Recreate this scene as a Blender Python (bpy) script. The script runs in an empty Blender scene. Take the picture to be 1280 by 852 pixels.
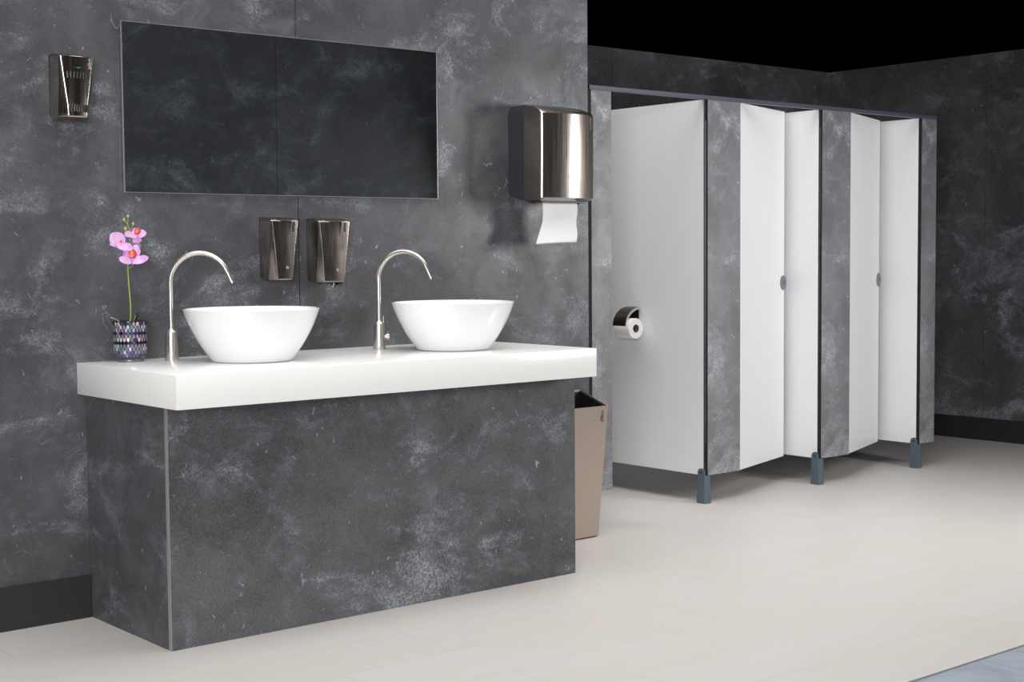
import bpy, bmesh, math, random
from mathutils import Vector, Matrix
random.seed(7)
PI = math.pi
S = bpy.context.scene
COL = S.collection

# ------------------------------------------------------------------ materials
def new_mat(name):
    m = bpy.data.materials.new(name); m.use_nodes = True
    nt = m.node_tree; nt.nodes.clear()
    out = nt.nodes.new('ShaderNodeOutputMaterial')
    b = nt.nodes.new('ShaderNodeBsdfPrincipled')
    nt.links.new(b.outputs[0], out.inputs[0])
    return m, nt, b

def srgb(r, g, b):
    f = lambda c: (c/255/12.92) if c/255 <= .04045 else ((c/255+.055)/1.055)**2.4
    return (f(r), f(g), f(b), 1)

class N:
    """small node-tree writer"""
    def __init__(s, nt): s.nt = nt
    def node(s, t, **kw):
        n = s.nt.nodes.new(t)
        for k, v in kw.items():
            if k in n.inputs.keys() or isinstance(k, int): pass
            setattr(n, k, v)
        return n
    def link(s, a, b): s.nt.links.new(a, b)
    def coord(s, scale=(1, 1, 1), loc=(0, 0, 0)):
        tc = s.node('ShaderNodeTexCoord'); mp = s.node('ShaderNodeMapping')
        mp.inputs['Scale'].default_value = scale; mp.inputs['Location'].default_value = loc
        s.link(tc.outputs['Object'], mp.inputs[0]); return mp.outputs[0]
    def noise(s, v, scale, detail=4, rough=.5, dist=0, out='Fac'):
        n = s.node('ShaderNodeTexNoise')
        n.inputs['Scale'].default_value = scale; n.inputs['Detail'].default_value = detail
        n.inputs['Roughness'].default_value = rough; n.inputs['Distortion'].default_value = dist
        s.link(v, n.inputs['Vector']); return n.outputs[out]
    def vor(s, v, scale, feature='F1', out='Distance', rnd=1):
        n = s.node('ShaderNodeTexVoronoi', feature=feature)
        n.inputs['Scale'].default_value = scale; n.inputs['Randomness'].default_value = rnd
        s.link(v, n.inputs['Vector']); return n.outputs[out]
    def remap(s, v, a, b, c=0, d=1):
        n = s.node('ShaderNodeMapRange'); n.interpolation_type = 'SMOOTHSTEP'
        for i, x in ((1, a), (2, b), (3, c), (4, d)): n.inputs[i].default_value = x
        s.link(v, n.inputs[0]); return n.outputs[0]
    def math(s, op, a, b=None):
        n = s.node('ShaderNodeMath', operation=op)
        for i, x in ((0, a), (1, b)):
            if x is None: continue
            if hasattr(x, 'is_output'): s.link(x, n.inputs[i])
            else: n.inputs[i].default_value = x
        return n.outputs[0]
    def mix(s, f, a, b):
        n = s.node('ShaderNodeMix', data_type='RGBA')
        for i, x in ((0, f), (6, a), (7, b)):
            if hasattr(x, 'is_output'): s.link(x, n.inputs[i])
            else: n.inputs[i].default_value = x
        return n.outputs[2]
    def bump(s, h, strength, dist, bsdf):
        n = s.node('ShaderNodeBump')
        n.inputs['Strength'].default_value = strength; n.inputs['Distance'].default_value = dist
        s.link(h, n.inputs['Height']); s.link(n.outputs[0], bsdf.inputs['Normal'])

def simple(name, col, rough=.5, metal=0, spec=None, coat=0, bumpy=0, bscale=200):
    m, nt, b = new_mat(name)
    b.inputs['Base Color'].default_value = col
    b.inputs['Roughness'].default_value = rough; b.inputs['Metallic'].default_value = metal
    if spec is not None: b.inputs['Specular IOR Level'].default_value = spec
    if coat: b.inputs['Coat Weight'].default_value = coat; b.inputs['Coat Roughness'].default_value = .1
    if bumpy:
        n = N(nt); n.bump(n.noise(n.coord(), bscale, 3), bumpy, .001, b)
    return m

def slate(name, seed, lo, mid, hi, rough=.42, marks=1.0):
    m, nt, b = new_mat(name); n = N(nt)
    v = n.coord(loc=seed)
    clouds = n.noise(v, 1.5, 6, .6, .35)
    mids = n.noise(v, 5.5, 9, .68, .4)
    fine = n.noise(v, 105, 5, .8, .3)
    grain = n.noise(v, 310, 3, .75)
    t = n.math('ADD', n.math('MULTIPLY', clouds, .6), n.math('MULTIPLY', mids, .4))
    c = n.mix(n.remap(t, .38, .64), lo, mid)
    # brushed, cloudy wisps
    w1 = n.noise(n.coord(scale=(1.0, 1.0, 1.4), loc=(seed[0]+3, seed[1], seed[2]+1)), 4.5, 8, .72, .7)
    c = n.mix(n.math('MULTIPLY', n.remap(w1, .52, .72), .2*marks), c, hi)
    c = n.mix(n.math('MULTIPLY', n.remap(w1, .47, .32), .55), c, lo)
    # pale worn patches: fine grain gathered in loose clouds
    pmask = n.remap(n.noise(n.coord(scale=(1, 1, 1.5), loc=(seed[0]+4, seed[1], seed[2]+9)), 2.3, 9, .72, .45), .50, .68)
    gr1 = n.remap(n.math('ADD', n.math('MULTIPLY', fine, .78), n.math('MULTIPLY', grain, .22)), .43, .575, .10, 1)
    c = n.mix(n.math('MULTIPLY', n.math('MULTIPLY', pmask, gr1), .88*marks), c, hi)
    # fine grain everywhere
    c = n.mix(n.math('MULTIPLY', n.remap(grain, .52, .66), .30), c, hi)
    c = n.mix(n.math('MULTIPLY', n.remap(grain, .47, .33), .5), c, lo)
    # short hairline scratches
    def hair(sc_, off, mk, th):
        vv = n.coord(loc=(seed[0]+off, seed[1]+off, seed[2]))
        ln = n.math('ABSOLUTE', n.math('SUBTRACT', n.noise(vv, sc_, 2, .5, 1.0), .5))
        return n.math('MULTIPLY', n.remap(ln, .0015, .006, 1, 0), n.remap(n.noise(vv, mk, 3, .6), th, th+.04))
    c = n.mix(n.math('MULTIPLY', hair(7, 2.2, 13, .60), .6*marks), c, hi)
    c = n.mix(n.math('MULTIPLY', hair(12, 8.2, 18, .64), .5*marks), c, hi)
    # small irregular chips
    chip = n.noise(n.coord(scale=(1, 1, .55), loc=seed), 46, 2, .5, .8)
    c = n.mix(n.math('MULTIPLY', n.remap(chip, .722, .758), .75*marks), c, hi)
    n.link(c, b.inputs['Base Color'])
    rr = n.remap(mids, .3, .7, rough+.08, rough-.06); n.link(rr, b.inputs['Roughness'])
    b.inputs['Specular IOR Level'].default_value = .45
    n.bump(n.math('ADD', fine, n.math('MULTIPLY', grain, .5)), .08, .0015, b)
    return m

LO, MID, HI = srgb(59, 59, 63), srgb(88, 88, 92), srgb(156, 160, 168)
M = {}
M['slate_wall'] = slate('slate laminate wall', (0, 0, 0), LO, MID, HI)
M['slate_base'] = slate('slate laminate vanity', (7.3, 2.1, 3.7), LO, MID, HI, marks=1.15)
M['slate_base_side'] = slate('slate laminate vanity side', (2.4, 6.1, 8.2), LO, MID, HI, marks=.9)
M['slate_back'] = slate('slate laminate far walls', (1.3, 5.5, 9.1), LO, MID, HI)
M['slate_pilaster'] = slate('pale slate laminate pilasters', (12.3, 3.3, 5.2), srgb(92, 91, 95), srgb(124, 123, 127), srgb(178, 180, 186), marks=1.0)
M['slate_shaded'] = slate('shade-toned slate laminate', (3.3, 8.5, 2.1), srgb(42, 43, 46), srgb(60, 61, 64), srgb(112, 118, 124))  # same slate with shade put into its colour, for the wall the mirror reflects
M['groove'] = simple('black groove', srgb(12, 12, 13), .8)
M['white_lam'] = simple('white laminate', srgb(226, 227, 229), .38, bumpy=.03, bscale=300)
M['white_top'] = simple('white worktop', srgb(240, 239, 237), .22)
M['ceramic'] = simple('white glazed ceramic', srgb(243, 243, 244), .08, coat=.3)
M['black_skirt'] = simple('black baseboard', srgb(42, 42, 44), .45)
M['black_core'] = simple('black laminate core', srgb(38, 37, 40), .5)
M['black_plastic'] = simple('black plastic', srgb(24, 24, 26), .35)
M['grey_plastic'] = simple('slate grey plastic', srgb(80, 94, 104), .4)
M['rail'] = simple('anodised rail', srgb(66, 70, 82), .4)
M['housing'] = simple('blue grey housing', srgb(50, 53, 58), .4)
M['edge_strip'] = simple('pale edge line', srgb(140, 137, 135), .4)
M['lock_metal'] = simple('grey lock metal', srgb(120, 124, 130), .35, .5)
M['paper'] = simple('soft paper', srgb(240, 240, 240), .9, bumpy=.12, bscale=400)
M['cardboard'] = simple('brown cardboard', srgb(120, 98, 82), .9)
M['logo_light'] = simple('pale print', srgb(160, 153, 149), .6)
M['logo_dark'] = simple('dark print', srgb(92, 82, 78), .5)
M['led_green'] = simple('green indicator', srgb(30, 150, 100), .3)
M['clear_plastic'] = simple('milky plastic', srgb(185, 185, 185), .2)
M['mirror_edge'] = simple('polished mirror edge', srgb(205, 208, 210), .15, .7)

def brushed(name, col, rough, axis):
    m, nt, b = new_mat(name); n = N(nt)
    sc = {'z': (260, 260, 3), 'x': (3, 260, 260)}[axis]
    g = n.noise(n.coord(scale=sc), 1.0, 3, .6)
    b.inputs['Metallic'].default_value = 1
    dark = tuple(c*.94 for c in col[:3])+(1,)
    n.link(n.mix(n.remap(g, .3, .7), dark, col), b.inputs['Base Color'])
    n.link(n.remap(g, .2, .8, rough-.05, rough+.06), b.inputs['Roughness'])
    b.inputs['Anisotropic'].default_value = .35
    n.bump(g, .04, .0006, b)
    return m
M['champagne'] = brushed('champagne brushed steel', srgb(160, 150, 143), .22, 'z')
M['steel'] = brushed('brushed nickel steel', srgb(216, 208, 200), .3, 'z')
M['bin_steel'] = brushed('rose tinted brushed steel', srgb(190, 176, 167), .45, 'z')
M['chrome_dark'] = simple('smoked chrome', srgb(104, 95, 90), .34, 1)
m, nt, b = new_mat('silver mirror glass')
b.inputs['Base Color'].default_value = srgb(225, 230, 232); b.inputs['Metallic'].default_value = 1; b.inputs['Roughness'].default_value = .015
n = N(nt); n.link(n.mix(n.noise(n.coord(), 2, 2), srgb(222, 228, 231), srgb(228, 232, 234)), b.inputs['Base Color'])
M['mirror'] = m

# floor of long pale stone-look planks
m, nt, b = new_mat('pale stone planks'); n = N(nt)
tc = n.node('ShaderNodeTexCoord'); mp = n.node('ShaderNodeMapping'); mp.inputs['Location'].default_value = (.13, .047, 0)
n.link(tc.outputs['Object'], mp.inputs[0])
br = n.node('ShaderNodeTexBrick'); br.offset = .37; br.offset_frequency = 2
br.inputs['Scale'].default_value = 1; br.inputs['Brick Width'].default_value = .66; br.inputs['Row Height'].default_value = .2833
br.inputs['Mortar Size'].default_value = .0016; br.inputs['Mortar Smooth'].default_value = .2; br.inputs['Bias'].default_value = 0
br.inputs['Color1'].default_value = srgb(200, 196, 192); br.inputs['Color2'].default_value = srgb(198, 193, 189); br.inputs['Mortar'].default_value = srgb(180, 175, 171)
n.link(mp.outputs[0], br.inputs[0])
v = n.coord(scale=(1, 2.2, 1))
cl = n.remap(n.noise(v, 2.3, 6, .6, .6), .35, .7)
c = n.mix(n.math('MULTIPLY', cl, .5), br.outputs[0], srgb(197, 190, 185))
c = n.mix(n.math('MULTIPLY', n.remap(n.noise(v, 14, 6, .7, 1.2), .6, .72), .25), c, srgb(212, 208, 205))
n.link(c, b.inputs['Base Color']); b.inputs['Roughness'].default_value = .48
M['floor'] = m
# grey-blue studio floor beyond the platform
m, nt, b = new_mat('blue grey stone'); n = N(nt); v = n.coord()
c = n.mix(n.remap(n.noise(v, 5, 8, .65, .7), .35, .68), srgb(136, 146, 158), srgb(160, 169, 180))
ve = n.vor(v, 5, 'DISTANCE_TO_EDGE'); c = n.mix(n.math('MULTIPLY', n.math('MULTIPLY', n.remap(ve, 0, .02, 1, 0), n.remap(n.noise(v, 4, 2), .5, .6)), .5), c, srgb(96, 102, 112))
n.link(c, b.inputs['Base Color']); b.inputs['Roughness'].default_value = .5
M['studio'] = m
# orchid
def petal_mat(name, base, vein):
    m, nt, b = new_mat(name); n = N(nt)
    v = n.coord(); n.link(n.mix(n.remap(n.noise(v, 90, 4, .6, 1), .4, .68), base, vein), b.inputs['Base Color'])
    b.inputs['Roughness'].default_value = .55; b.inputs['Subsurface Weight'].default_value = .08; b.inputs['Subsurface Radius'].default_value = (.004, .002, .004)
    return m
M['petal'] = petal_mat('orchid petal pink', srgb(236, 192, 236), srgb(216, 150, 222))
M['petal_deep'] = petal_mat('orchid petal magenta', srgb(226, 164, 228), srgb(204, 116, 206))
M['lip'] = petal_mat('orchid lip crimson', srgb(222, 70, 112), srgb(240, 110, 110))
M['lip_yellow'] = simple('orchid lip yellow', srgb(240, 150, 70), .5)
M['stem'] = simple('green stem', srgb(150, 172, 78), .5)
M['bud'] = simple('olive bud', srgb(186, 170, 92), .5)
M['leaf'] = petal_mat('dark green leaf', srgb(46, 74, 34), srgb(70, 100, 46))
M['root'] = simple('pale root', srgb(150, 148, 138), .6)
m, nt, b = new_mat('smoky pot glass'); b.inputs['Base Color'].default_value = srgb(46, 44, 50); b.inputs['Roughness'].default_value = .12; b.inputs['Coat Weight'].default_value = .5
M['pot_glass'] = m
TILE = [simple('mosaic %s' % k, c, .18, .25) for k, c in (('deep violet', srgb(46, 26, 60)), ('plum', srgb(82, 60, 100)), ('mauve', srgb(150, 134, 160)),
        ('pale blue', srgb(176, 196, 212)), ('pearl', srgb(214, 204, 206)), ('rose', srgb(178, 150, 156)), ('teal grey', srgb(124, 140, 146)), ('indigo', srgb(92, 88, 136)))]

# ------------------------------------------------------------------ geometry helpers
def tag(o, label=None, cat=None, group=None, kind=None):
    if label: o['label'] = label
    if cat: o['category'] = cat
    if group: o['group'] = group
    if kind: o['kind'] = kind
    return o

def empty(name, loc, label, cat, group=None, rz=0):
    o = bpy.data.objects.new(name, None); COL.objects.link(o)
    o.location = loc; o.rotation_euler = (0, 0, rz); o.empty_display_size = .05
    return tag(o, label, cat, group)

def obj(name, bm, mats, parent=None, smooth=None, loc=None):
    me = bpy.data.meshes.new(name)
    bmesh.ops.recalc_face_normals(bm, faces=bm.faces[:]) if smooth != 'keep' else None
    if smooth is not None:
        for f in bm.faces: f.smooth = True
    bm.to_mesh(me); bm.free()
    if not isinstance(mats, (list, tuple)): mats = [mats]
    for mm in mats: me.materials.append(mm)
    o = bpy.data.objects.new(name, me); COL.objects.link(o)
    if isinstance(smooth, (int, float)) and not isinstance(smooth, bool):
        bm2 = bmesh.new(); bm2.from_mesh(me)
        for e in bm2.edges:
            if len(e.link_faces) == 2 and e.calc_face_angle(0) > math.radians(smooth): e.smooth = False
        bm2.to_mesh(me); bm2.free()
    if parent: o.parent = parent
    if loc: o.location = loc
    return o

def box(bm, a, b, bev=0, mat=0, seg=2):
    x0, y0, z0 = a; x1, y1, z1 = b
    vs = [bm.verts.new(p) for p in ((x0, y0, z0), (x1, y0, z0), (x1, y1, z0), (x0, y1, z0), (x0, y0, z1), (x1, y0, z1), (x1, y1, z1), (x0, y1, z1))]
    fs = [bm.faces.new([vs[i] for i in q]) for q in ((0, 3, 2, 1), (4, 5, 6, 7), (0, 1, 5, 4), (1, 2, 6, 5), (2, 3, 7, 6), (3, 0, 4, 7))]
    for f in fs: f.material_index = mat
    if bev:
        es = {e for f in fs for e in f.edges}
        bmesh.ops.bevel(bm, geom=list(es), offset=bev, segments=seg, affect='EDGES', profile=.5, clamp_overlap=True, material=-1)
    return fs

def bbox(a, b, bev=0, seg=2):
    bm = bmesh.new(); box(bm, a, b, bev, 0, seg); return bm

def prism(bm, pts, z0, z1, mat=0):
    lo = [bm.verts.new((x, y, z0)) for x, y in pts]; hi = [bm.verts.new((x, y, z1)) for x, y in pts]
    n_ = len(pts)
    fs = [bm.faces.new([lo[i], lo[(i+1) % n_], hi[(i+1) % n_], hi[i]]) for i in range(n_)]
    fs += [bm.faces.new(lo[::-1]), bm.faces.new(hi)]
    for f in fs: f.material_index = mat
    return fs

def loft(bm, rings, mat=0, cap=True, closed=True):
    """rings: lists of 3-D points with the same length"""
    R = [[bm.verts.new(p) for p in r] for r in rings]
    n_ = len(R[0])
    for a, b in zip(R, R[1:]):
        for i in range(n_ if closed else n_-1):
            f = bm.faces.new([a[i], a[(i+1) % n_], b[(i+1) % n_], b[i]]); f.material_index = mat
    if cap:
        bm.faces.new(R[0][::-1]).material_index = mat; bm.faces.new(R[-1]).material_index = mat
    return R

def lathe(bm, prof, seg=48, c=(0, 0), sx=1, sy=1, mat=0):
    rings = []
    for r, z in prof:
        rings.append([(c[0]+sx*r*math.cos(2*PI*i/seg), c[1]+sy*r*math.sin(2*PI*i/seg), z) for i in range(seg)] if r > 1e-6 else None)
    prev = None
    for k, rg in enumerate(rings):
        cur = [bm.verts.new(p) for p in rg] if rg else [bm.verts.new((c[0], c[1], prof[k][1]))]
        if prev:
            for i in range(seg):
                j = (i+1) % seg
                if len(prev) == 1 and len(cur) == 1: continue
                if len(prev) == 1: f = bm.faces.new([prev[0], cur[j], cur[i]])
                elif len(cur) == 1: f = bm.faces.new([prev[i], prev[j], cur[0]])
                else: f = bm.faces.new([prev[i], prev[j], cur[j], cur[i]])
                f.material_index = mat
        prev = cur

def tube(bm, pts, rad, seg=16, mat=0):
    pts = [Vector(p) for p in pts]
    rads = rad if isinstance(rad, (list, tuple)) else [rad]*len(pts)
    up = Vector((.3, .8, .1)).normalized(); rings = []
    for i, p in enumerate(pts):
        t = (pts[min(i+1, len(pts)-1)]-pts[max(i-1, 0)]).normalized()
        a = (up-t*up.dot(t)).normalized(); bb = t.cross(a); up = a
        rings.append([p+(a*math.cos(2*PI*k/seg)+bb*math.sin(2*PI*k/seg))*rads[i] for k in range(seg)])
    loft(bm, rings, mat)

def cyl(bm, c, axis, r, h, seg=32, mat=0):
    c = Vector(c); t = Vector(axis).normalized()
    tube(bm, [c, c+t*h], r, seg, mat)

def text(name, body, size, mat, parent, loc, ext=.0004, down=True):
    cu = bpy.data.curves.new(name, 'FONT'); cu.body = body; cu.size = size; cu.extrude = ext
    cu.align_x = 'LEFT'; cu.align_y = 'CENTER'; cu.offset = size*.012
    cu.materials.append(mat)
    o = bpy.data.objects.new(name, cu); COL.objects.link(o); o.parent = parent
    # letters run downwards, tops to the right, facing -y
    rot = Matrix(((0, 1, 0), (0, 0, -1), (-1, 0, 0))).to_4x4()
    o.matrix_local = Matrix.Translation(loc) @ rot
    dg = bpy.context.evaluated_depsgraph_get(); dg.update()
    me = bpy.data.meshes.new_from_object(o.evaluated_get(dg)); me.name = name
    m_ = bpy.data.objects.new(name, me); COL.objects.link(m_); m_.parent = parent; m_.matrix_local = Matrix.Translation(loc) @ rot
    bpy.data.objects.remove(o); m_.name = name
    return m_

# ------------------------------------------------------------------ measures
YC = .13            # front plane of the cubicles
ZT = 2.497          # top of the panelled walls
ZP0, ZP1 = .140, 1.978
YB = 1.846; XR = 6.656

# ------------------------------------------------------------------ setting
def struct(name, bm, mats, smooth=None):
    return tag(obj(name, bm, mats, None, smooth), kind='structure')

bm = bbox((-3.4, -2.312, -.006), (8.0, 2.2, 0), .0012, 1)
struct('floor', bm, M['floor'])
struct('floor_studio', bbox((-3.5, -9.0, -.06), (10.0, 3.0, -.0065)), M['studio'])

def panel_wall(name, along, x0, x1, seams, y, thick, mat, z0=0.0, zt=ZT):
    """panelled wall: the panels stand 3 mm apart on a black backing, one mesh"""
    bm = bmesh.new()
    cuts = [x0]+list(seams)+[x1]; g = .0016
    def put(a0, a1, n0, n1, zz0, zz1, mi):
        if along == 'x': box(bm, (a0, n0, zz0), (a1, n1, zz1), 0, mi)
        else: box(bm, (n0, a0, zz0), (n1, a1, zz1), 0, mi)
    sgn = 1 if thick > 0 else -1
    for i in range(len(cuts)-1):
        a0 = cuts[i]+(g if i else 0); a1 = cuts[i+1]-(g if i < len(cuts)-2 else 0)
        put(a0, a1, min(y, y+sgn*.010), max(y, y+sgn*.010), z0, zt, 0)
    put(x0+.001, x1-.001, min(y+sgn*.010, y+thick), max(y+sgn*.010, y+thick), z0, zt-.002, 1)
    return struct(name, bm, [mat, M['groove']])

panel_wall('wall_left', 'x', -1.85, 2.619, (-.36, 1.1315), 0, .05, M['slate_wall'])
panel_wall('wall_back', 'x', 1.90, XR+.05, (3.304, 4.530, 5.756), YB, .05, M['slate_back'])
panel_wall('wall_right', 'y', -1.862, YB, (-.636, .5905,), XR, .05, M['slate_back'])
panel_wall('wall_front', 'x', 1.585, 5.255, (2.815, 4.030), -3.0, -.05, M['slate_shaded'], -.006, 2.80)
# baseboards
bm = bmesh.new(); box(bm, (-1.85, -.014, 0), (.2705, -.0005, .1466), .001)
struct('baseboard_left', bm, M['black_skirt'])
bm = bmesh.new(); box(bm, (XR-.014, -1.862, 0), (XR-.0005, YB-.0005, .1445), .001)
struct('baseboard_right', bm, M['black_skirt'])
# black upright closing the gap between the basin wall and the first cubicle
bm = bmesh.new(); box(bm, (2.640, YC-.002, 0), (2.758, YC+.03, 1.9775)); struct('trim_1', bm, M['groove'])

# ------------------------------------------------------------------ vanity
base = empty('vanity_base', (1.13, -.302, 0), 'dark slate laminate vanity base standing under the white worktop', 'vanity')
bx0, bx1, by, bz = .2714, 1.985, -.604, .7722
off = Vector((1.13, -.302, 0))
def rel(bm, o): bmesh.ops.translate(bm, verts=bm.verts[:], vec=-Vector(o)); return bm
obj('front_panel', rel(bbox((bx0+.0024, by, .0), (bx1, by+.018, bz)), off), M['slate_base'], base)
obj('side_panel', rel(bbox((bx0, by+.0185, .0), (bx0+.018, -.001, bz)), off), M['slate_base_side'], base)
obj('side_panel', rel(bbox((bx1-.018, by+.0185, .0), (bx1, -.001, bz)), off), M['slate_base_side'], base)
o = obj('edge_strip', rel(bbox((bx0, by, .0), (bx0+.0022, by+.018, bz)), off), M['edge_strip'], base); o['label'] = 'pale vertical edge line'

top = obj('worktop', rel(bbox((.242, -.7293, .7727), (1.986, -.0005, .88), .0025, 2), (1.11, -.365, .7727)), M['white_top'], None, 40, (1.11, -.365, .7727))
tag(top, 'thick white worktop slab on the slate vanity base', 'worktop')

# basins
def basin(loc, label):
    t = empty('wash_basin', loc, label, 'basin', 'white vessel basins on the worktop')
    bm = bmesh.new(); R, H, rb = .2315, .1785, .6
    outer = []
    for k in range(0, 15):
        u = k/14; r = R*(rb+(1-rb)*(u+.47*u*(1-u))); outer.append((r, .006+(H-.006)*u))
    prof = [(0, .001), (R*rb*.9, .001), (R*rb-.003, .0022)]+outer
    prof += [(R-.001, H+.0015), (R-.004, H+.0022), (R-.008, H+.001)]
    for k in range(13, -1, -1):
        u = k/14; prof.append(((R*(rb+(1-rb)*(u+.47*u*(1-u)))-.0095), .02+(H-.022)*u))
    prof += [(R*rb*.6, .0165), (.023, .015), (0, .015)]
    lathe(bm, prof, 72); obj('bowl', bm, M['ceramic'], t, 50)
    bm = bmesh.new(); lathe(bm, [(0, .0158), (.021, .0158), (.0215, .018), (.017, .0195), (0, .0195)], 32)
    obj('drain', bm, M['steel'], t, 40)
    return t
basin((.7209, -.3545, .88), 'white round basin nearest the orchid, left of the two')
basin((1.5664, -.385, .88), 'white round basin at the right end of the worktop')

# gooseneck taps
def tap(loc, alpha, label, knob):
    t = empty('gooseneck_tap', loc, label, 'tap', 'gooseneck taps on the worktop', alpha)
    bm = bmesh.new()
    lathe(bm, [(0, 0), (.0232, 0), (.0236, .002), (.0195, .095), (.0188, .099), (.0155, .102), (.0118, .106), (.0092, .1105), (0, .1105)], 40)
    obj('body', bm, M['steel'], t, 30)
    r = .102; zc = .370-r; pts = [(0, 0, .108), (0, 0, .18), (0, 0, zc)]
    for k in range(1, 32):
        a = math.radians(155*k/31); pts.append((0, -(r-r*math.cos(a)), zc+r*math.sin(a)))
    a = math.radians(155); d = Vector((0, -math.sin(a), math.cos(a))); p = Vector(pts[-1])
    pts += [p+d*.02, p+d*.050]
    bm = bmesh.new(); tube(bm, pts, .0084, 24); obj('spout', bm, M['steel'], t, 40)
    bm = bmesh.new(); e = p+d*.0502; tube(bm, [e, e+d*.0025], .0068, 20); obj('aerator', bm, M['black_plastic'], t)
    if knob:
        bm = bmesh.new(); tube(bm, [(.018, 0, .047), (.026, 0, .047), (.0265, 0, .047), (.037, 0, .047), (.039, 0, .047)], [.009, .009, .0135, .0135, .011], 24)
        rz_ = Matrix.Rotation(math.radians(-62), 4, 'Z'); bm.transform(rz_); kb = obj('side_knob', bm, M['steel'], t, 40)
        bm = bmesh.new(); tube(bm, [(.033, 0, .058), (.033, 0, .068)], .0018, 8); bm.transform(rz_); obj('knob_pin', bm, M['steel'], kb)
        bm = bmesh.new(); tube(bm, [(.0165, 0, .094), (.0165, 0, .128)], .0014, 10); bm.transform(rz_); obj('pull_rod', bm, M['steel'], t, 40)
    return t
tap((.5225, -.149, .88), math.radians(49), 'brushed steel gooseneck tap beside the orchid pot', False)
tap((1.366, -.185, .88), math.radians(32), 'brushed steel gooseneck tap with side knob between the two basins', True)

# ------------------------------------------------------------------ mirror
mr = empty('wall_mirror', (1.1038, 0, 1.7563), 'wide frameless mirror on the slate wall above the basins', 'mirror')
mo = (1.1038, 0, 1.7563)
X0, X1, Z0, Z1 = .4259, 1.7817, 1.4616, 2.0511
obj('glass', rel(bbox((X0+.002, -.0152, Z0+.002), (X1-.002, -.009, Z1-.002)), mo), M['mirror'], mr)
bm = bmesh.new()
for a, b2 in (((X0, -.0153, Z0), (X0+.0022, -.008, Z1)), ((X1-.0035, -.0153, Z0), (X1, -.008, Z1)), ((X0+.0022, -.0153, Z1-.0022), (X1-.0035, -.008, Z1)), ((X0+.0022, -.0153, Z0), (X1-.0035, -.008, Z0+.0022))):
    box(bm, a, b2)
obj('polished_edge', rel(bm, mo), M['mirror_edge'], mr)
obj('backing', rel(bbox((X0+.02, -.0085, Z0+.02), (X1-.02, -.0005, Z1-.02)), mo), M['black_core'], mr)

# ------------------------------------------------------------------ dispensers
def fillet(P_, i, r, n_=4):
    """points that round the corner P_[i] of an open polyline"""
    p, a, b2 = Vector(P_[i]), Vector(P_[i-1]), Vector(P_[i+1])
    r0 = min(r, (a-p).length*.45, (b2-p).length*.45)
    q0, q1 = p+(a-p).normalized()*r0, p+(b2-p).normalized()*r0
    return [tuple(q0*(1-t)**2+p*2*t*(1-t)+q1*t*t) for t in [k/n_ for k in range(n_+1)]]

def plan(w, wf, d, ds, bulge, z, nb=10, r=.0035):
    """plan outline: wall side, side face, slanted facet, bowed front, facet, side face"""
    L = [(-w/2, 0, z), (-w/2, -ds, z), (-wf/2, -d, z), (0, -d-bulge*.6, z)]
    left = [L[0]]+fillet(L, 1, r)+fillet(L, 2, r)
    x0 = left[-1][0]; y0 = left[-1][1]; mid = []
    for k in range(1, nb):
        u = k/nb; mid.append((x0-2*x0*u, y0-bulge*math.sin(PI*u), z))
    return left+mid+[(-x, y, zz) for x, y, zz in reversed(left)]

def cover_mesh(secs):
    bm = bmesh.new(); loft(bm, [plan(*s) for s in secs]); return bm

# soap dispenser: w 0.112
def soap(loc, w, h, label, sec_w, nozzle):
    t = empty('soap_dispenser', loc, label, 'dispenser', 'steel dispensers on the wall between the basins')
    wb = sec_w
    secs = [(w*.90, wb*.97, .074, .044, .003, -.001), (w*.915, wb, .0795, .048, .002, .004), (w*.97, wb+(w*.93-wb)*.55, .083, .066, .0025, h*.55), (w, w*.94, .085, .079, .0025, h-.016), (w*.997, w*.935, .083, .0775, .004, h-.0145), (w*.975, w*.86, .060, .056, .008, h-.006), (w*.94, w*.74, .036, .033, .008, h-.001), (w*.90, w*.7, .02, .018, .006, h)]
    obj('cover', cover_mesh([(a, b2, c, d, e, z) for a, b2, c, d, e, z in secs]), M['champagne'], t, 25)
    obj('back_plate', bbox((-w/2-.001, -.004, .006), (w/2+.001, -.0005, h-.004)), M['black_plastic'], t)
    s = -1
    bm = bmesh.new(); box(bm, (-w*.495, -.046, h*.40), (-w*.468, -.0435, h*.56)); obj('level_window', bm, M['black_plastic'], t)
    bm = bmesh.new()
    yz = -.0885
    cyl(bm, (wb*.10, yz+.004, .045), (0, -1, 0), .0058, .0012, 24); kh = obj('key_mark', bm, M['logo_light'], t)
    bm = bmesh.new(); box(bm, (wb*.10-.0009, yz+.0022, .042), (wb*.10+.0009, yz+.0033, .048)); obj('key_slot', bm, M['black_plastic'], kh)
    text('logo', 'wepa', .017, M['logo_light'], t, (w*.36, -.0905, h-.018), .0015)
    bm = bmesh.new()
    box(bm, (-wb*.42, -.070, -.004), (wb*.42, -.012, .002), .0015); obj('base_plate', bm, M['black_plastic'], t)
    if nozzle:
        bm = bmesh.new(); tube(bm, [(.012, -.05, -.003), (.012, -.05, -.010), (.012, -.052, -.020)], [.010, .009, .005], 14)
        nz = obj('nozzle', bm, M['black_plastic'], t, 40)
        bm = bmesh.new(); tube(bm, [(.008, -.058, -.003), (.006, -.059, -.013), (.001, -.059, -.021)], .0032, 12); obj('nozzle_tip', bm, M['clear_plastic'], nz, 40)
        bm = bmesh.new(); box(bm, (.02, -.066, -.012), (.045, -.050, -.003), .003); obj('push_lever', bm, M['black_plastic'], t, 40)
    return t
soap((1.0225, -.0005, 1.150), .118, .232, 'smaller steel soap dispenser on the wall left of the black panel seam', .062, False)
soap((1.2390, -.0005, 1.138), .142, .242, 'larger steel soap dispenser with nozzle, right of the black panel seam', .090, True)

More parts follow.
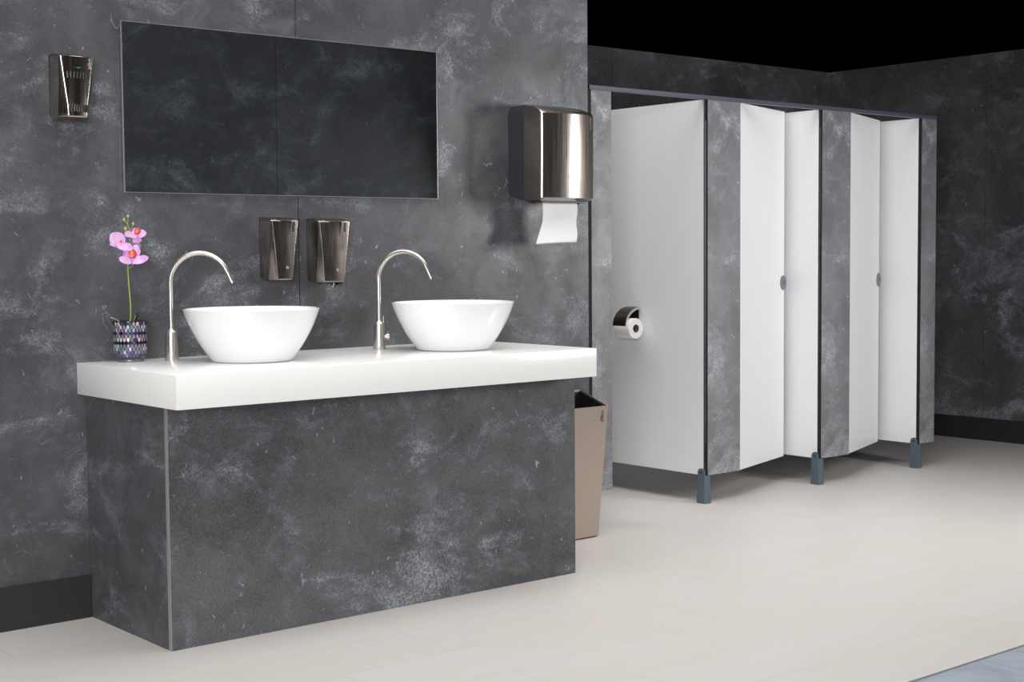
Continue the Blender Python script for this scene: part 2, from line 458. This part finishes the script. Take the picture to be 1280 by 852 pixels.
# air freshener
fr = empty('air_freshener', (.2335, -.0005, 1.704), 'slotted steel air freshener high on the slate wall left of the mirror', 'air freshener')
w, h, wb = .121, .213, .064
obj('cover', cover_mesh([(w*.84, wb*.9, .055, .035, .002, -.010), (w*.92, wb*.98, .080, .052, .004, .001), (w*.93, wb, .083, .054, .004, .005), (w*.95, wb+.004, .0845, .058, .005, .038), (w*.965, wb+.016, .085, .068, .005, h*.38), (w, w*.92, .085, .079, .004, h-.013), (w*.997, w*.915, .083, .0775, .005, h-.0115), (w*.975, w*.84, .058, .054, .008, h-.004), (w*.93, w*.72, .034, .03, .008, h)]), M['champagne'], fr, 25)
obj('back_plate', bbox((-w/2-.001, -.004, .004), (w/2+.001, -.0005, h-.004)), M['black_plastic'], fr)
bm = bmesh.new()
for k in range(7): x = -.034+k*.0113; box(bm, (x-.0021, -.0925, .128), (x+.0021, -.0862, .150), .001)
vt = obj('vent_slots', bm, M['black_plastic'], fr)
bm = bmesh.new()
for k in range(8): x = -.0290+k*.0083; box(bm, (x-.0017, -.0918, .018), (x+.0017, -.0845, .043), .0008)
for k, x in enumerate((-.046, -.0385)): box(bm, (x-.002, -.0745-.007*k, .014), (x+.002, -.066-.007*k, .048), .0008)
vt2 = obj('vent_slots', bm, M['black_plastic'], fr)
bm = bmesh.new(); box(bm, (-.011, -.0912, .160), (.021, -.0872, .1655), .001); ind = obj('indicator_window', bm, M['black_plastic'], fr)
bm = bmesh.new(); box(bm, (-.003, -.0920, .1612), (.008, -.0890, .1645)); obj('indicator_light', bm, M['led_green'], ind)
text('logo', 'wepa', .017, M['logo_light'], fr, (.043, -.0905, h-.016), .0015)

# towel dispenser
tw = empty('paper_towel_dispenser', (2.307, -.0005, 1.467), 'large steel paper towel dispenser at the right end of the slate wall', 'dispenser')
w = .289
bm = bmesh.new()
def tplan(z, yf, yb, wf, wbk, bulge, nb=14):
    p = [(-wbk/2, yb, z), (-wf/2-.001, yf+.004, z), (-wf/2+.003, yf, z)]
    for k in range(1, nb):
        u = k/nb; p.append((-wf/2+.003+(wf-.006)*u, yf-bulge*math.sin(PI*u), z))
    return p+[(wf/2-.003, yf, z), (wf/2+.001, yf+.004, z), (wbk/2, yb, z)]
secs = [(-.010, -.196, -.105, w*.97, w*.97, .012), (.002, -.214, -.103, w, w, .026), (.18, -.217, -.103, w, w, .026), (.348, -.2175, -.103, w, w, .026), (.362, -.200, -.1035, w*.985, w*.99, .016), (.380, -.150, -.104, w*.93, w*.96, .012), (.388, -.115, -.105, w*.86, w*.90, .004)]
loft(bm, [tplan(*s) for s in secs])
obj('cover', bm, M['champagne'], tw, 28)
bm = bmesh.new()
hs = [(.022, -.0, -.075, .95), (-.012, -.012, -.103, .985), (.06, 0, -.103, .995), (.36, 0, -.103, .995), (.389, 0, -.104, .90)]
rings = []
for z, yb, yf, k in hs:
    ww = w*k; rings.append([(-ww/2, yb, z), (-ww/2, yf, z), (ww/2, yf, z), (ww/2, yb, z)])
rings[0] = [(-w*.49, 0, .024), (-w*.49, -.05, .006), (w*.49, -.05, .006), (w*.49, 0, .024)]
rings[1] = [(-w*.496, 0, .028), (-w*.496, -.1025, .000), (w*.496, -.1025, .000), (w*.496, 0, .028)]
loft(bm, rings); obj('housing', bm, M['housing'], tw)
bm = bmesh.new(); box(bm, (-w*.44, -.19, -.016), (w*.44, -.11, -.0095), .002); tr = obj('paper_slot', bm, M['black_plastic'], tw)
bm = bmesh.new(); tube(bm, [(-w*.40, -.128, -.015), (-w*.40, -.128, -.022)], .006, 12); obj('peg', bm, M['black_plastic'], tr)
bm = bmesh.new(); tube(bm, [(w*.40, -.15, -.015), (w*.40, -.15, -.023)], .004, 12); obj('peg', bm, M['black_plastic'], tr)
text('logo', 'satino', .022, M['logo_dark'], tw, (w*.41, -.2262, .338), .0015)

# the sheet hanging out of it
bm = bmesh.new(); nx, nz = 40, 22; grid = []
for j in range(nz+1):
    v = j/nz; row = []
    for i in range(nx+1):
        u = i/nx
        xl = -.084-.030*max(0, (v-.45)/.55)**1.3+.004*math.sin(5*v); xr = .104+.006*math.sin(3.0*v*PI)*.7
        x = xl+(xr-xl)*u
        y = -.150-.012*math.sin(u*PI)*(.3+.7*v)+.006*math.sin(4*u+2.2*v)
        z = 1.4530-.1675*v-(.008*(1-u)**2)*v
        if j == nz: z += .0026*(1 if i % 2 else -1)
        row.append((x, y, z))
    grid.append(row)
V0 = [[bm.verts.new(p) for p in r] for r in grid]; V1 = [[bm.verts.new((p[0], p[1]+.0009, p[2])) for p in r] for r in grid]
for j in range(nz):
    for i in range(nx):
        bm.faces.new([V0[j][i], V0[j][i+1], V0[j+1][i+1], V0[j+1][i]]); bm.faces.new([V1[j][i], V1[j+1][i], V1[j+1][i+1], V1[j][i+1]])
for j in range(nz):
    for i in (0, nx): bm.faces.new([V0[j][i], V0[j+1][i], V1[j+1][i], V1[j][i]])
for i in range(nx):
    for j in (0, nz): bm.faces.new([V0[j][i], V0[j][i+1], V1[j][i+1], V1[j][i]])
pt = obj('paper_towel', bm, M['paper'], None, 'flat')
pt.location = (2.307, 0, 0)
for p in pt.data.polygons: p.use_smooth = True
tag(pt, 'white paper towel sheet with a toothed edge hanging from the towel dispenser', 'paper towel')

# ------------------------------------------------------------------ bin
bn = empty('waste_bin', (2.40, -.09, 0), 'tall tapered steel waste bin between the vanity and the first cubicle', 'bin')
def binring(z, x0, x1, yf, yb, zb=None): return [(x0-2.40, yf+.09, z), (x1-2.40, yf+.09, z), (x1-2.40, yb+.09, zb or z), (x0-2.40, yb+.09, zb or z)]
bm = bmesh.new()
xb1, xt1 = 2.5615, 2.551
bot = binring(.006, 2.262, xb1-.012, -.130, -.022); topr = binring(.581, 2.236, xt1+.004, -.190, -.012, .638)
topi = binring(.581, 2.239, xt1+.001, -.187, -.015, .638); boti = binring(.012, 2.265, xb1-.015, -.127, -.025)
loft(bm, [boti, topi, topr, bot], 0, False)
R = [list(v.co) for v in bm.verts]
bm.faces.new([bm.verts[:][12+i] for i in (3, 2, 1, 0)]); bm.faces.new(bm.verts[:][0:4])
body = obj('body', bm, M['bin_steel'], bn)
bm = bmesh.new()
loft(bm, [binring(.05, 2.268, xb1-.020, -.126, -.027), binring(.573, 2.2405, xt1-.0005, -.1855, -.0165, .630)], 0, False)
ln = obj('liner', bm, M['black_plastic'], bn)
sol = ln.modifiers.new('thick', 'SOLIDIFY'); sol.thickness = .0015
bm = bmesh.new(); loft(bm, [binring(0, 2.268, xb1-.020, -.122, -.03), binring(.0055, 2.264, xb1-.014, -.128, -.024)]); obj('foot_ring', bm, M['black_plastic'], bn)
text('logo', 'wepa', .024, M['logo_dark'], bn, (xt1-2.40-.024, -.0985, .562))
bn.children[-1].rotation_euler.rotate_axis('Y', 0)

# ------------------------------------------------------------------ cubicles
PG, DG, TG = 'slate faced pilasters of the cubicle front', 'white inward opened cubicle doors', 'white partitions between the cubicles'
def pilaster(x0, x1, label):
    t = empty('cubicle_pilaster', ((x0+x1)/2, YC, ZP0), label, 'pilaster', PG)
    w2 = (x1-x0)/2
    obj('face_panel', bbox((-w2, 0, 0), (w2, .0012, ZP1-ZP0), 0), M['slate_pilaster'], t)
    # the black core behind the thin slate face
    obj('core', bbox((-w2-.0002, .0012, .0), (w2+.0002, .013, ZP1-ZP0), 0), M['black_core'], t)
    return t
pilaster(2.7582, 2.8845, 'narrow slate pilaster next to the basin wall, behind the steel bin')
pilaster(3.533, 3.770, 'wide slate pilaster between the open first cubicle and the nearer door')
pilaster(4.413, 4.651, 'slate pilaster between the two opened white doors')
pilaster(5.297, 5.4355, 'narrow slate pilaster closing the far end of the cubicle row')

rl = empty('head_rail', (4.09, YC, ZP1), 'thin grey metal rail along the top of the cubicle front', 'rail')
bm = bmesh.new(); box(bm, (2.750-4.09, -.003, .0), (5.437-4.09, .024, .0195), .0015); obj('rail_profile', bm, M['rail'], rl)
bm = bmesh.new(); box(bm, (2.744-4.09, -.004, -.002), (2.7497-4.09, .026, .021), .001); obj('end_cap', bm, M['black_plastic'], rl)
bm = bmesh.new(); box(bm, (5.4373-4.09, -.004, -.002), (5.442-4.09, .026, .021), .001); obj('end_cap', bm, M['black_plastic'], rl)

def partition(xf, label, y1=YB-.0005):
    """xf: the face turned to the camera's left side"""
    t = empty('cubicle_partition', (xf, YC, 0), label, 'partition', TG)
    bm = bmesh.new(); box(bm, (0, .0135, ZP0), (.013, y1-YC, ZP1)); obj('panel', bm, M['white_lam'], t)
    o = obj('edge_band', bbox((.0005, .0128, ZP0), (.0125, .0134, ZP1)), M['black_core'], t)
    # adjustable foot: tongue on the panel face, sleeve and collar below
    bm = bmesh.new()
    pts = [(-.001+0, 0)]
    ring = [(y, z) for y, z in [(.002, ZP0-.03), (.046, ZP0-.03), (.046, ZP0+.010)]]
    for k in range(9):
        a = PI*k/8; ring.append((.024+.022*math.cos(a), ZP0+.012+.022*math.sin(a)))
    ring.append((.002, ZP0+.010))
    loft(bm, [[(-.0075, y, z) for y, z in ring], [(-.0008, y, z) for y, z in ring]])
    # sleeve: flat to the left, rounded to the right
    sl = [(-.0085, .0), (.012, -.0035)]
    def sect(g): 
        o_ = [(-.0085-g, -.001-g), (.020, -.005-g)]
        for k in range(1, 8):
            a = -PI/2+PI*k/8; o_.append((.020+(.028+g)*math.cos(a), .0215+(.0265+g)*math.sin(a)))
        return o_+[(.020, .048+g), (-.0085-g, .046+g)]
    prism(bm, sect(0), .048, ZP0-.002); prism(bm, sect(.0022), .001, .0485)
    ft = obj('foot', bm, M['grey_plastic'], t, 30)
    bm = bmesh.new(); cyl(bm, (-.0074, .024, ZP0+.014), (-1, 0, 0), .0052, .0022, 16); obj('screw', bm, M['black_plastic'], ft)
    return t
partition(3.5165, 'white partition in the open first cubicle, with the toilet roll holder on it')
partition(4.3975, 'white partition seen just behind the nearer opened door')
partition(5.2815, 'white partition at the far end of the row, behind the farther door')

def door(hx, ang, label):
    t = empty('cubicle_door', (hx, YC+.012, ZP0), label, 'door', DG, ang)
    W = .62; H = ZP1-ZP0; th = .013
    # outer face, with the closing edge curled back a little
    o_ = [(.004, 0), (W-.040, 0), (W-.030, .0008), (W-.020, .0034), (W-.010, .0085), (W-.002, .0150)]
    i_ = [(W-.006, .0250), (W-.014, .0200), (W-.024, .0155), (W-.036, .0133), (W-.045, th), (.004, th)]
    bm = bmesh.new(); prism(bm, o_+i_, 0, H); obj('leaf', bm, M['white_lam'], t, 50)
    bm = bmesh.new()
    xl = W-.047; zl = 1.072-ZP0
    cyl(bm, (xl, .0, zl), (0, -1, 0), .0385, .004, 40); lk = obj('lock', bm, M['lock_metal'], t, 40)
    bm = bmesh.new(); box(bm, (xl+.001, -.0056, zl-.006), (xl+.011, -.0041, zl+.006)); obj('lock_slot', bm, M['black_plastic'], lk)
    bm = bmesh.new()
    cyl(bm, (xl, .0135, zl), (0, 1, 0), .030, .008, 32); box(bm, (xl-.006, .021, zl-.02), (xl+.006, .034, zl+.02), .002); obj('turn_knob', bm, M['lock_metal'], lk, 40)
    for z in (.22, H/2, H-.22):
        bm = bmesh.new(); cyl(bm, (.000, .0065, z-.035), (0, 0, 1), .0045, .07, 14); box(bm, (-.0125, .0045, z-.03), (.001, .0085, z+.03)); obj('hinge', bm, M['grey_plastic'], t, 40)
    return t
door(3.780, math.radians(18.1), 'white cubicle door ajar with round grey lock, nearer of the two')
door(4.660, math.radians(20.9), 'white cubicle door ajar with round grey lock, farther of the two')

# toilet roll holder on the first partition (its axis runs along y)
hx, hz = 3.4545, .855
th = empty('toilet_roll_holder', (3.516, .60, hz), 'smoked metal toilet roll holder with curved hood on the white partition', 'toilet roll holder')
def P3(dx, dy, dz): return (dx-3.516, dy-.60, dz-hz)
bm = bmesh.new(); box(bm, P3(3.5115, .590, hz-.045), P3(3.5160, .668, hz+.098), .0015); obj('back_plate', bm, M['black_plastic'], th)
def arc(kx, kz, n_=22): return [(3.5112-kx*math.cos(math.radians(a)), hz+.012+kz*math.sin(math.radians(a))) for a in [90*k/n_ for k in range(n_+1)]]
outer, inner = arc(.108, .094), arc(.1055, .0915)
sec = outer+inner[::-1]
loft(bm2_ := bmesh.new(), [[P3(x, .578, z) for x, z in sec], [P3(x, .667, z) for x, z in sec]])
hd = obj('hood', bm2_, M['chrome_dark'], th, 40)
sec2 = arc(.1082, .0942)+arc(.098, .083)[::-1]
bm = bmesh.new(); loft(bm, [[P3(x, .572, z) for x, z in sec2], [P3(x, .578, z) for x, z in sec2]])
obj('hood_rim', bm, M['steel'], hd, 40)
bm = bmesh.new(); tube(bm, [P3(hx, .556, hz), P3(hx, .657, hz)], .007, 14); tube(bm, [P3(hx, .657, hz), P3(hx+.03, .660, hz), P3(3.5120, .660, hz)], .005, 10); obj('spindle', bm, M['black_plastic'], th, 40)
rl_ = empty('toilet_roll', (hx, .602, hz-.002), 'white toilet roll hanging in the smoked metal holder', 'toilet roll')
bm = bmesh.new()
prof = [(.0212, -.052), (.0505, -.052), (.052, -.0505), (.052, .0505), (.0505, .052), (.0212, .052), (.0212, -.052)]
seg = 56; rings = [[(r*math.cos(2*PI*i/seg), y, r*math.sin(2*PI*i/seg)) for i in range(seg)] for r, y in prof]
loft(bm, rings, 0, False); obj('paper', bm, M['paper'], rl_, 40)
bm = bmesh.new(); prof = [(.0195, -.0515), (.0210, -.0515), (.0210, .0515), (.0195, .0515), (.0195, -.0515)]
rings = [[(r*math.cos(2*PI*i/seg), y, r*math.sin(2*PI*i/seg)) for i in range(seg)] for r, y in prof]
loft(bm, rings, 0, False); obj('core_tube', bm, M['cardboard'], rl_, 40)

# ------------------------------------------------------------------ orchid
OX, OY, OZ = .4065, -.072, .88
orc = empty('potted_orchid', (OX, OY, OZ), 'pink potted orchid in a mosaic glass pot on the worktop', 'potted plant')
rp = [(.0, .010), (.046, .010), (.0470, .0115), (.0490, .018), (.0535, .030), (.0555, .048), (.0555, .110), (.0560, .120), (.0585, .132), (.0605, .139), (.0600, .1405)]
pi_ = [(.0570, .139), (.0525, .118), (.0520, .05), (.045, .018), (0, .016)]
bm = bmesh.new(); lathe(bm, rp+pi_, 48); pot = obj('pot', bm, [M['pot_glass']]+TILE, orc, 40)
def rad_at(z):
    for (r0, z0), (r1, z1) in zip(rp[1:], rp[2:]):
        if z0 <= z <= z1 and z1 > z0: return r0+(r1-r0)*(z-z0)/(z1-z0)
    return rp[-2][0]
bm = bmesh.new(); bm.from_mesh(pot.data)
rows, cnt = 11, 28
pal = [[1, 0, 2, 4, 5, 3], [6, 3, 4, 5, 2], [2, 6, 3], [0, 0, 0, 1, 7, 2], [5, 6, 2], [6, 4, 2, 1], [0, 0, 0, 0, 1, 7], [6, 1, 3, 2], [3, 6, 4, 2], [7, 2, 4, 6], [7, 7, 1, 2]]
for rI in range(rows):
    zc = .131-rI*.0108
    for k in range(cnt):
        a = 2*PI*(k+.5*(rI % 2))/cnt; mi = 1+random.choice(pal[rI])
        ring = []; hw = .0047; hh = .0069
        for q in range(10):
            ph = 2*PI*q/10; dz = hh*math.sin(ph); z = min(max(zc+dz, .012), .1385); rr = rad_at(z)+.0011
            aa = a+hw*math.cos(ph)/rr; ring.append(bm.verts.new((rr*math.cos(aa), rr*math.sin(aa), z)))
        f = bm.faces.new(ring); f.material_index = mi
        if f.normal.dot(Vector((math.cos(a), math.sin(a), 0))) < 0: f.normal_flip()
bm.to_mesh(pot.data); bm.free()
bm = bmesh.new(); lathe(bm, [(0, 0), (.043, 0), (.0445, .002), (.0445, .008), (.043, .0098), (0, .0098)], 40); bs = obj('base_disc', bm, M['lock_metal'], pot, 40)
bm = bmesh.new(); lathe(bm, [(0, .108), (.051, .108), (.051, .113), (.02, .121), (0, .122)], 40); obj('bark', bm, M['black_core'], orc, 60)
U = 2.62e-4   # metres per measuring unit across the blooms
RV = Vector((.769, -.640, 0)); UV = Vector((0, 0, 1)); FV = Vector((-.640, -.769, 0))
ORG = Vector((0, 0, 0)); PXU, PZ0 = 330, 1.3775-.88     # unit column over the pot's axis; height of unit row 125 above the pot's foot
def at(u, v, f=0): return RV*((u-PXU)*U)+UV*(PZ0-(v-125)*U)+FV*f
stem = [(0, 0, .112), at(345, 1330, .0), at(330, 1000, .002), at(325, 800, .004), at(332, 640, .001), at(348, 470, -.004), at(352, 360, -.006), at(355, 310, -.004)]
def spline(P_, n_=8):
    P_ = [Vector(p) for p in P_]; out = []
    for i in range(len(P_)-1):
        p0, p1, p2, p3 = P_[max(i-1, 0)], P_[i], P_[i+1], P_[min(i+2, len(P_)-1)]
        for k in range(n_):
            t = k/n_; out.append(.5*((2*p1)+(p2-p0)*t+(2*p0-5*p1+4*p2-p3)*t*t+(3*p1-p0-3*p2+p3)*t**3))
    return out+[P_[-1]]
bm = bmesh.new(); sp = spline(stem); tube(bm, sp, [.0026-.0012*i/len(sp) for i in range(len(sp))], 10)
for a, b2 in (((355, 310), (325, 225)), ((325, 225), (335, 135)), ((325, 225), (290, 185)), ((360, 305), (402, 235))):
    tube(bm, [at(*a, -.004), at((a[0]+b2[0])/2+3, (a[1]+b2[1])/2, -.004), at(*b2, -.003)], .0011, 8)
tube(bm, [at(330, 800, .003), at(375, 785, .006), at(405, 750, .008)], .0011, 8)
tube(bm, [at(348, 480, -.003), at(390, 485, .002), at(425, 465, .003)], .001, 8)
bmesh.ops.create_icosphere(bm, subdivisions=2, radius=.0036, matrix=Matrix.Translation(at(328, 1010, .002)))
obj('stem', bm, M['stem'], orc, 60)
def bud(u, v, ru, rv):
    bm = bmesh.new(); bmesh.ops.create_uvsphere(bm, u_segments=14, v_segments=10, radius=1)
    for v_ in bm.verts:
        c = v_.co; v_.co = RV*(c.x*ru*U)+UV*(c.z*rv*U*(1.1 if c.z > 0 else .9))+FV*(c.y*ru*U)
    o = obj('bud', bm, M['bud'], orc, 60); o.location = at(u, v, -.003); return o
bud(335, 125, 17, 21); bud(282, 170, 18, 24); bud(298, 292, 21, 30); bud(400, 225, 17, 22)
def petal(bm, u, v, f, la, lb, ang, cup=.25, tilt=0., twist=0., thick=.0007, mat=0):
    """an oval cupped petal: centre (u, v), half lengths la, lb in units, turned by ang"""
    nr, ns = 6, 28; ca, sa = math.cos(ang), math.sin(ang); layers = []
    for side in (0, 1):
        rings = []
        for r in range(nr+1):
            rr = r/nr; row = []
            for s in range(ns):
                a = 2*PI*s/ns; x = rr*la*math.cos(a)*(1+.05*math.cos(3*a+ang)); y = rr*lb*math.sin(a)*(1+.06*math.sin(2*a))
                X = x*ca-y*sa; Y = x*sa+y*ca
                d = cup*(rr*rr)*max(la, lb)*(.6+.4*math.cos(2*a))+tilt*Y+twist*X+.05*la*math.sin(5*a)*rr**3*.5
                p = at(u+X, v-Y, f+d*U-side*thick); row.append(bm.verts.new(p))
                if r == 0: break
            rings.append(row)
        layers.append(rings)
    for side, rings in enumerate(layers):
        for r in range(nr):
            a, b2 = rings[r], rings[r+1]
            for s in range(ns):
                q = [a[0], b2[s], b2[(s+1) % ns]] if r == 0 else [a[s], b2[s], b2[(s+1) % ns], a[(s+1) % ns]]
                ff = bm.faces.new(q if side == 0 else q[::-1]); ff.material_index = mat
    A, B = layers[0][-1], layers[1][-1]
    for s in range(ns): bm.faces.new([A[s], A[(s+1) % ns], B[(s+1) % ns], B[s]]).material_index = mat
def flower(petals, lip):
    u0, v0, f0 = petals[0][:3]
    bm = bmesh.new(); petal(bm, *petals[0][:6], **petals[0][6])
    fl = obj('flower', bm, M['petal_deep'] if petals[0][6].get('mat') == 9 else M['petal'], orc, 60)
    for p in petals[1:]:
        kw = dict(p[6]); dp = kw.pop('deep', 0)
        bm = bmesh.new(); petal(bm, *p[:6], **kw); obj('petal', bm, M['petal_deep'] if dp else M['petal'], fl, 60)
    bm = bmesh.new()
    for q in lip: petal(bm, *q[:6], **q[6])
    obj('lip', bm, [M['lip'], M['lip_yellow']], fl, 60)
# bloom turned away to the left
flower([(212, 420, .016, 108, 92, math.radians(-20), dict(cup=.22, tilt=.1)),
        (318, 520, .020, 104, 55, math.radians(-14), dict(cup=.2, tilt=-.25)),
        (158, 498, .011, 62, 22, math.radians(-16), dict(cup=.1, tilt=.2)),
        (240, 500, .013, 70, 50, math.radians(-30), dict(cup=.1, tilt=-.1, deep=1))],
       [(262, 452, .024, 15, 18, 0, dict(cup=.5)), (258, 462, .027, 7, 9, 0, dict(cup=.3, mat=0))])
# upper right bloom
flower([(345, 355, .006, 52, 42, math.radians(-14), dict(cup=.15)),
        (508, 352, .008, 74, 52, math.radians(8), dict(cup=.22, twist=-.1)),
        (455, 436, .007, 62, 40, math.radians(0), dict(cup=.18, tilt=-.2, deep=1)),
        (440, 330, .004, 60, 52, math.radians(40), dict(cup=.1)),
        (432, 388, .010, 66, 24, math.radians(-6), dict(cup=.15))],
       [(472, 318, .016, 42, 46, .3, dict(cup=.5)), (468, 328, .022, 22, 26, 0, dict(cup=.4, mat=1)), (458, 352, .024, 26, 16, 0, dict(cup=.3)), (488, 300, .021, 20, 26, .4, dict(cup=.5))])
# lower bloom
flower([(446, 575, .012, 58, 84, math.radians(6), dict(cup=.15)),
        (326, 628, .011, 52, 74, math.radians(8), dict(cup=.18, deep=1)),
        (308, 698, .016, 88, 44, math.radians(-24), dict(cup=.2, tilt=-.15)),
        (508, 690, .018, 108, 52, math.radians(14), dict(cup=.25, tilt=-.2)),
        (400, 710, .014, 84, 40, math.radians(-6), dict(cup=.15, tilt=-.2, deep=1))],
       [(412, 612, .021, 50, 56, .2, dict(cup=.45, mat=0)), (410, 600, .027, 24, 28, 0, dict(cup=.4, mat=1)), (436, 618, .028, 20, 26, 0, dict(cup=.4, mat=0)), (408, 640, .030, 22, 16, 0, dict(cup=.3, mat=1))])
def leaf(p0, p1, w_, bend):
    bm = bmesh.new(); p0, p1 = Vector(p0), Vector(p1); d = p1-p0; sd = d.cross(FV).normalized(); n_ = 12; L0 = []; 
    for k in range(n_+1):
        t = k/n_; ww = w_*math.sin(PI*min(1, .12+t*.88))**.8*(1 if t < 1 else 0)+.0004
        c = p0+d*t+UV*bend*math.sin(PI*t)
        L0.append([c-sd*ww+FV*.002*t, c+FV*(-.002), c+sd*ww+FV*.002*t, c+FV*(-.0034)])
    loft(bm, L0); obj('leaf', bm, M['leaf'], orc, 60)
leaf((-.004, .0, .115), at(205, 1545, .030)-Vector((0, 0, 0))+Vector((0, 0, .008)), .010, .010)
leaf((.004, .006, .115), Vector(RV*.034)+UV*.168, .008, .004)
leaf((.010, -.01, .115), Vector(RV*.030)+FV*.02+UV*.160, .006, .004)
bm = bmesh.new()
tube(bm, spline([(-.01, 0, .118), Vector(RV*-.036)+FV*.02+UV*.142, Vector(RV*-.050)+FV*.03+UV*.150, Vector(RV*-.058)+FV*.03+UV*.153]), .0022, 8); obj('root', bm, M['root'], orc, 60)
bm = bmesh.new()
tube(bm, spline([(.01, 0, .118), Vector(RV*.022)+FV*.03+UV*.142, Vector(RV*.028)+FV*.03+UV*.160]), .0015, 8); obj('root', bm, M['root'], orc, 60)

# ------------------------------------------------------------------ light
def area(name, loc, aim, sx, sy, power, col=(1, 1, 1), spread=180):
    L = bpy.data.lights.new(name, 'AREA'); L.shape = 'RECTANGLE'; L.size = sx; L.size_y = sy; L.energy = power; L.color = col
    L.spread = math.radians(spread)
    o = bpy.data.objects.new(name, L); COL.objects.link(o); o.location = loc
    o.rotation_euler = (Vector(aim)-Vector(loc)).to_track_quat('-Z', 'Y').to_euler(); return o
area('key_softbox', (4.75, -2.5, 1.6), (3.0, 0, 1.25), .6, .9, 46, (1, .995, .99))
area('overhead_softbox', (.1, -1.5, 3.9), (.1, -1.45, 0), 8.0, 2.3, 126, (1, .99, .98), 130)
area('cubicle_fill', (2.6, .7, 3.7), (3.1, .9, 0), 4.0, .9, 26, (1, .99, .98), 120)  # unseen fill added above the cubicles to brighten the first partition and back wall
area('fill_softbox', (-4.0, -6.3, 2.0), (2.2, 0, .9), 2.2, 1.6, 320, (1, .995, .99))

w_ = bpy.data.worlds.new('studio'); S.world = w_; w_.use_nodes = True
w_.node_tree.nodes['Background'].inputs[0].default_value = (0, 0, 0, 1)
w_.node_tree.nodes['Background'].inputs[1].default_value = 0

# ------------------------------------------------------------------ camera
f, cx, cy, cz, yaw, pitch, roll = 1844.29, -1.82557, -4.80979, 1.24383, -.69387, -.05987, -.0078
F = Vector((math.sin(-yaw)*math.cos(pitch), math.cos(yaw)*math.cos(pitch), math.sin(pitch)))
Rr = Vector((math.cos(yaw), math.sin(yaw), 0)); Uu = Rr.cross(F)
R2 = Rr*math.cos(roll)+Uu*math.sin(roll); U2 = -Rr*math.sin(roll)+Uu*math.cos(roll)
cam = bpy.data.cameras.new('camera'); co = bpy.data.objects.new('camera', cam); COL.objects.link(co)
cam.sensor_fit = 'HORIZONTAL'; cam.sensor_width = 36; cam.lens = f/1280*36; cam.clip_start = .05; cam.clip_end = 60
co.matrix_world = Matrix(((R2.x, U2.x, -F.x, cx), (R2.y, U2.y, -F.y, cy), (R2.z, U2.z, -F.z, cz), (0, 0, 0, 1)))
S.camera = co
vs = S.view_settings
vs.view_transform = 'Standard'; vs.look = 'None'; vs.gamma = 1; vs.use_curve_mapping = False; vs.exposure = .07
